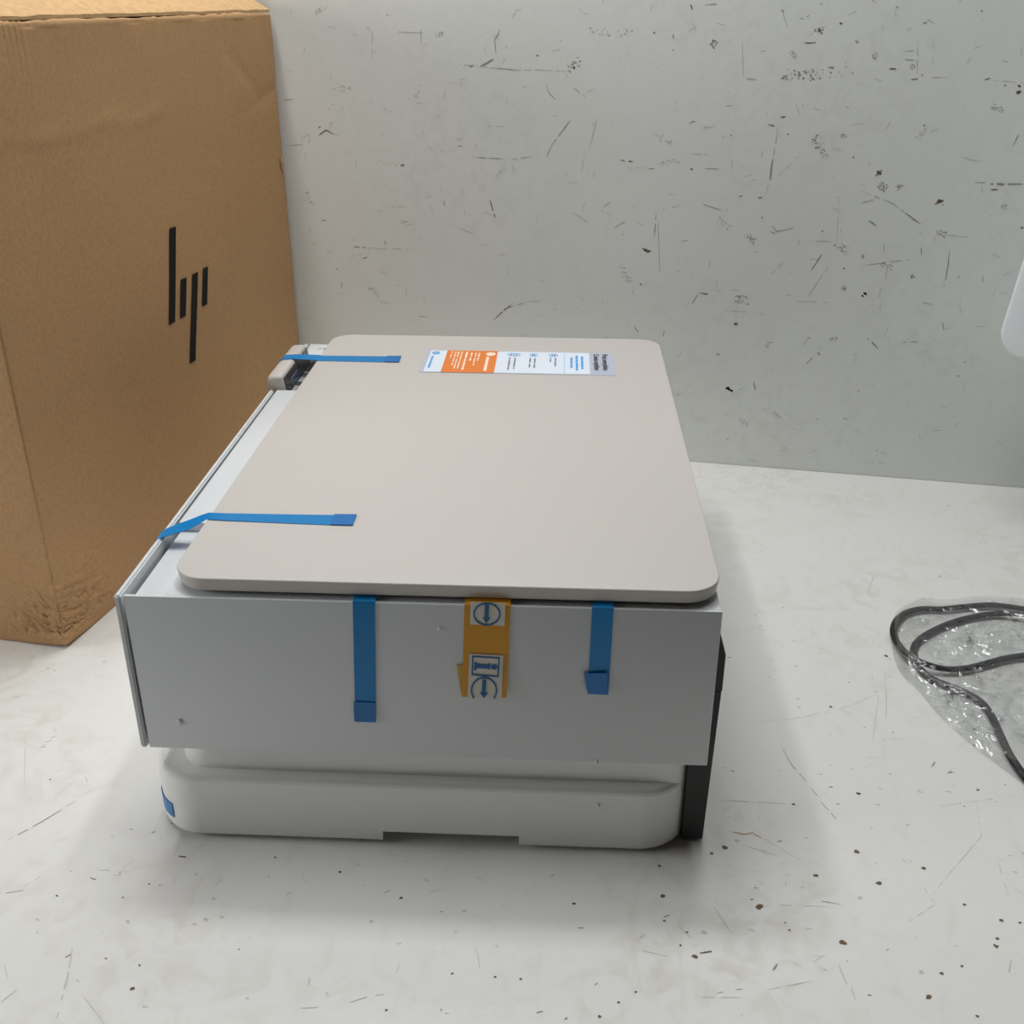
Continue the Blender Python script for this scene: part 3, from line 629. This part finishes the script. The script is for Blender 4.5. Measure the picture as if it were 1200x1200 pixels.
strip('blue_tape_strip', [((.0900, .3736, .1722), (.0904, .3582, .1722)), ((.0790, .3732, .1722), (.0792, .3580, .1722)), ((.0260, .3722, .1722), (.0262, .3585, .1722)), ((.0225, .3721, .1728), (.0225, .3586, .1728)), ((.0040, .3712, .1733), (.0040, .3588, .1733)), ((-.0040, .3708, .1727), (-.0040, .3590, .1727)), ((-.0068, .3706, .1706), (-.0068, .3590, .1706)), ((-.0073, .3706, .1500), (-.0073, .3590, .1500))], M['blue'], pr, label='blue tape strip across the control panel and lid')
strip('tape_tab', [((.0905, .3739, .1727), (.0908, .3580, .1727)), ((.0790, .3734, .1727), (.0792, .3578, .1727))], M['blue_dark'], pr)
# small tape piece on the rounded base corner
V = []
def base_edge(a, z, off=.0004):
    cx, cy = BX0+BR, BY0+BR; return Vector((cx+(BR+off)*math.cos(a), cy+(BR+off)*math.sin(a), z))
def base_left(y, z, off=.0004): return Vector((BX0-off, y, z))
stn = [(base_edge(math.radians(a), zt), base_edge(math.radians(a), zb)) for a, zt, zb in ((235, .0196, .0094), (227, .0193, .0092), (219, .0190, .0090), (211, .0190, .0090), (203, .0190, .0090), (192, .0190, .0090), (180, .0190, .0090))] + [(base_left(.055, .019), base_left(.055, .009))]
strip('blue_tape_piece', stn, M['blue'], pr, label='small blue tape piece on the base corner')

# ---- sticker on the lid
ZS = LT+.0001
def rect(name, x0, x1, y0, y1, z, mt, parent, th=.0001):
    mb = MB(); mb.box(x0, x1, y0, y1, z, z+th); return mb.build(name, mt, parent, smooth=0)
stk = rect('lid_sticker', .1093, .2634, .3348, .3925, ZS, M['stk_clear'], pr, .00015); stk['label'] = 'long instruction sticker with an orange block on the lid'
rect('white_field', .1130, .2436, .3366, .3912, ZS+.00015, M['stk_white'], stk)
rect('orange_block', .1266, .1684, .3352, .3922, ZS+.00026, M['stk_orange'], stk)
def SX(px): return .1095+(px-496)*.000687
def bars(name, px, y1, y0, wpx, mt, words=3, z=ZS+.00040):
    mb = MB(); x = SX(px); w = wpx*.000687*.5; rnd = random.Random(int(px*10)); y = y1
    cuts = sorted(rnd.uniform(.15, .9) for _ in range(words-1)); ed = [0]+cuts+[1]
    for a, b in zip(ed[:-1], ed[1:]):
        ya, yb = y1+(y0-y1)*a, y1+(y0-y1)*b
        if ya-yb < .0014: continue
        mb.box(x-w, x+w, yb+.0011, ya, z, z+.00005)
    if mb.v: mb.build(name, mt, stk, smooth=0)
for px, y1, y0, w, n in ((682.5, .381, .3475, 2.6, 3), (676.2, .3835, .3440, 2.6, 5), (670, .378, .3500, 2.6, 4)): bars('blue_text_line', px, y1, y0, w, M['stk_blue'], n)
rect('divider_line', SX(662)-.0003, SX(662)+.0003, .338, .3885, ZS+.0004, M['stk_pale'], stk)
for px, y1, y0 in ((651.2, .3755, .3530), (645.3, .3755, .3645), (627, .3745, .3485), (621.5, .3745, .3495), (603.5, .3745, .3450), (597.2, .3745, .3430)): bars('caption_line', px, y1, y0, 1.9, M['stk_grey'], 5)
for px, w in ((648.5, 9), (625, 8), (601.5, 14)):
    mb = MB(); x = SX(px); h = w*.000687/2
    for k in range(3 if w < 10 else 4):
        xx = x-h+2*h*(k+.5)/(3 if w < 10 else 4); r_ = .0017
        O = [(xx+r_*math.cos(a), .3830+.0038*math.sin(a), ZS+.0004) for a in [i*.5236 for i in range(12)]]; I = [(xx+r_*.6*math.cos(a), .3830+.0030*math.sin(a), ZS+.0004) for a in [i*.5236 for i in range(12)]]
        mb.add(O+I, [(i, (i+1) % 12, 12+(i+1) % 12, 12+i) for i in range(12)])
    mb.build('line_icon', M['stk_blue'], stk, smooth=0)
bars('white_title_line', 571, .3760, .3385, 3.4, M['stk_cream'], 1)
for px, y1, y0, w in ((560, .386, .364, 2.0), (556, .387, .352, 1.4), (551, .386, .364, 2.2), (545, .388, .340, 2.4), (539, .389, .343, 1.4), (535, .389, .343, 1.4), (531.5, .389, .351, 1.4), (527, .389, .369, 1.4)): bars('small_text_line', px, y1, y0, w, M['stk_cream'], 5)
def disc(name, x, y, rx, ry, mt, z=ZS+.00042):
    mb = MB(); n = 20; mb.add([(x+rx*math.cos(2*math.pi*i/n), y+ry*math.sin(2*math.pi*i/n), z) for i in range(n)], [tuple(range(n))]); return mb.build(name, mt, stk, smooth=0)
disc('round_icon', SX(574), .3835, .0040, .0048, M['stk_cream'])
disc('round_logo', SX(508), .3845, .0032, .0042, M['stk_blue'])
def text(name, body, x, y, size, mt, parent, bold=0):
    c = bpy.data.curves.new(name, 'FONT'); c.body = body; c.size = size; c.offset = bold
    o = bpy.data.objects.new(name+'_curve', c); COL.objects.link(o)
    dg = bpy.context.evaluated_depsgraph_get(); dg.update()
    me = bpy.data.meshes.new_from_object(o.evaluated_get(dg)); bpy.data.objects.remove(o)
    mt_ = RZ @ Matrix.Translation((x, y, ZS+.00045)) @ Matrix.Rotation(-math.pi/2, 4, 'Z'); me.transform(mt_)
    me.materials.clear(); me.materials.append(mt)
    o = bpy.data.objects.new(name, me); COL.objects.link(o); o.parent = parent; return o
# text meshes are in world space; parent is unmoved so no inverse is needed
text('title_text', 'Print everything.', SX(706.5), .3880, .0064, M['stk_ink'], stk, .00012)
text('title_text', 'Create anything.', SX(696.5), .3880, .0064, M['stk_ink'], stk, .00012)
text('logo_text', 'hp', SX(508)-.0012, .3870, .0044, M['stk_white'], stk)
bars('app_name_line', 505.5, .3755, .3440, 2.4, M['stk_blue'], 4)

# ------------------------------------------------------------------ power cable
def px_path(lst):
    return [on_z(u, v, z) for u, v, z in lst]
def spline(P, n=8):
    out = []
    for i in range(len(P)-1):
        p0, p1, p2, p3 = P[max(i-1, 0)], P[i], P[i+1], P[min(i+2, len(P)-1)]
        for k in range(n):
            t = k/n; out.append(.5*((2*p1)+(-p0+p2)*t+(2*p0-5*p1+4*p2-p3)*t*t+(-p0+3*p1-3*p2+p3)*t**3))
    out.append(P[-1]); return out
c1 = px_path([(1260, 752, .0035), (1225, 763, .0035), (1200, 768, .0035), (1176, 772, .0035), (1154, 778, .0035), (1130, 783.5, .004), (1105, 783.5, .005), (1082, 777, .007), (1064, 767, .0066), (1052, 754, .005), (1047, 740, .004), (1051, 727, .004), (1062, 718, .0035), (1080, 713.5, .0035), (1105, 713.5, .0035), (1130, 711, .0035), (1160, 709, .0035), (1190, 712, .0035), (1225, 718, .0035), (1262, 726, .0035)])
tail = [on_z(1285, 737, .0035), on_z(1275, 742, .0035), on_z(1245, 733, .0075), on_z(1225, 726, .0078)]
c2 = px_path([(1200, 721, .006), (1170, 719, .004), (1140, 723, .0032), (1115, 730, .003), (1092, 740, .003), (1077, 750, .0028), (1071, 760, .0026), (1072, 771, .0024), (1078, 783, .0026), (1090, 794, .003), (1110, 803, .003), (1132, 812, .003), (1150, 823, .003), (1162, 839, .003), (1171, 858, .003), (1181, 880, .003), (1195, 902, .003), (1212, 922, .003), (1236, 940, .003)])
P = spline(c1+tail+c2, 7)
mb = MB(); mb.tube(P, .0022, 8)
cable = mb.build('power_cable', M['cable'], smooth=60)
tag(cable, 'looped black power cable inside the clear plastic bag', 'cable')
mb = MB(); e0 = P[-1]; d0 = (P[-1]-P[-4]).normalized()
mb.tube([e0-d0*.004, e0+d0*.004, e0+d0*.012, e0+d0*.03], .0034, 8)
o = mb.build('plug', M['cable'], smooth=40); o.parent = cable

# ------------------------------------------------------------------ clear plastic bag
outline = [(1043, 738), (1048, 721), (1060, 710), (1080, 703), (1100, 705.5), (1118, 706), (1130, 702.5), (1155, 701), (1185, 702), (1230, 706), (1290, 716), (1330, 745), (1330, 830), (1310, 900), (1280, 960), (1250, 962), (1225, 938), (1200, 919), (1170, 897), (1140, 874), (1115, 852), (1095, 832), (1075, 808), (1058, 792), (1049, 775), (1045, 755)]
OP = [on_z(u, v, .001) for u, v in outline]
ctr = sum(OP, Vector())/len(OP)
def rim(t):
    n = len(OP); x = t*n; i = int(x) % n; f = x-int(x)
    p0, p1, p2, p3 = OP[(i-1) % n], OP[i], OP[(i+1) % n], OP[(i+2) % n]
    return .5*((2*p1)+(-p0+p2)*f+(2*p0-5*p1+4*p2-p3)*f*f+(-p0+3*p1-3*p2+p3)*f**3)
cab2 = [(p.x, p.y, p.z) for p in P[::2]]
def bag_h(x, y, kk):
    h = .0012+.0050*random.random()**2*kk+.003*abs(noise.noise(Vector((x*40, y*40, 1))))
    for cx, cy, cz in cab2:
        d2 = (x-cx)**2+(y-cy)**2
        if d2 < .0009: h = max(h, (cz+.0034)*math.exp(-d2/.00018)+.001)
    return h
rb = random.Random(21)
NR, NT = 40, 150
V = []; F = []
for r_ in range(NR+1):
    k = r_/NR
    for t in range(NT):
        jt = rb.uniform(-.42, .42) if 0 < r_ < NR-1 else 0; jr = rb.uniform(-.42, .42) if 0 < r_ < NR-2 else 0
        p = ctr.lerp(rim((t+jt)/NT), max(.004, ((r_+jr)/NR)**.85)); edge = min(1, (1-k)/.08)
        z = .0016+bag_h(p.x, p.y, min(1, (k/.4)**2))*edge if r_ < NR else .0012
        V.append((p.x, p.y, z))
for r_ in range(NR):
    for t in range(NT):
        a = r_*NT+t; b = r_*NT+(t+1) % NT
        if rb.random() < .5: F += [(a, b, b+NT), (a, b+NT, a+NT)]
        else: F += [(a, b, a+NT), (b, b+NT, a+NT)]
up_n = len(V)
for r_ in (1.0, .985, .6, .02):
    for t in range(NT):
        p = ctr.lerp(rim(t/NT), r_); V.append((p.x, p.y, .0005 if r_ < .99 else .0006))
F += [(NR*NT+t, NR*NT+(t+1) % NT, up_n+(t+1) % NT, up_n+t) for t in range(NT)]
for q_ in range(3):
    for t in range(NT):
        a = up_n+q_*NT+t; b = up_n+q_*NT+(t+1) % NT; F.append((a, b, b+NT, a+NT))
# standing folds of film
for k in range(150):
    t = rb.random(); rr_ = rb.uniform(.15, .96); c_ = ctr.lerp(rim(t), rr_)
    if k < 90: c_ = on_z(rb.uniform(1060, 1200), rb.uniform(715, 880)); 
    if (c_-ctr).length > .93*(rim(t)-ctr).length and k >= 90: continue
    u0 = Vector(c_); px_ok = True
    a = rb.uniform(0, math.pi); L_ = rb.uniform(.006, .022); d = Vector((math.cos(a), math.sin(a), 0)); sd = Vector((-d.y, d.x, 0)); hh = rb.uniform(.0012, .0034); bend = rb.uniform(-.3, .3)
    # keep folds inside the outline
    def inside(p):
        c = False; n = len(OP)
        for i in range(n):
            A_, B_ = OP[i], OP[(i+1) % n]
            if (A_.y > p.y) != (B_.y > p.y) and p.x < (B_.x-A_.x)*(p.y-A_.y)/(B_.y-A_.y)+A_.x: c = not c
        return c
    pts = [u0+d*L_*(q_/4-.5)+sd*bend*L_*((q_/4-.5)**2) for q_ in range(5)]
    if not all(inside(p) for p in (pts[0]-sd*.004, pts[0]+sd*.004, pts[-1]-sd*.004, pts[-1]+sd*.004)): continue
    b0 = len(V)
    for q_, p in enumerate(pts):
        e_ = math.sin(math.pi*(q_+.3)/4.6)
        V += [tuple(p-sd*.0022*e_+Vector((0, 0, .003))), tuple(p+sd*.0004+Vector((0, 0, .003+hh*e_))), tuple(p+sd*.0026*e_+Vector((0, 0, .003)))]
    for q_ in range(4):
        o_ = b0+3*q_; F += [(o_, o_+1, o_+4, o_+3), (o_+1, o_+2, o_+5, o_+4)]
bag = build('plastic_bag', V, F, M['bag'], None, smooth=0)
for p in bag.data.polygons: p.use_smooth = True
bag.data.set_sharp_from_angle(angle=math.radians(24))
tag(bag, 'crumpled clear plastic bag lying on the white table', 'plastic bag')

# ------------------------------------------------------------------ white panel at the far end of the table
wp = empty('white_panel', (.785, .303, 0))
tag(wp, 'white panel with rounded lower corner standing clear of the table past the bagged cable', 'panel')
AW_ = math.radians(35); WD = Vector((math.cos(AW_), -math.sin(AW_), 0)); WF = Vector((math.sin(AW_), math.cos(AW_), 0)); W0 = Vector((.5915, .437, 0))
def wpp(a, d, z): return W0+WD*a+WF*d+Vector((0, 0, z))
rings = []
def rr_xz(d, i): return [wpp(x+.10*(z-.19)*(1 if x < .1 else 0), d, z) for x, z, _ in rrect(0, .46, .1630, .46, .024, 0, i, 10)]
for d, i in ((0, .0025), (.0003, .0010), (.0015, 0), (.010, 0), (.0112, .001), (.0115, .0025)): rings.append(rr_xz(d, i))
mb = MB(); mb.stack(rings); mb.build('shell', M['bright'], wp, smooth=40)
def stack_box(name, a0, a1, d0, d1, z0, z1):
    mb = MB(); mb.box(a0, a1, d0, d1, z0, z1, .003); mb.v = [wpp(v.x, v.y, v.z) for v in mb.v]; return mb.build(name, M['bright'], wp)
stack_box('stand_neck', .20, .26, .0113, .024, .008, .24); stack_box('stand_foot', .165, .295, -.05, .07, 0, .010)
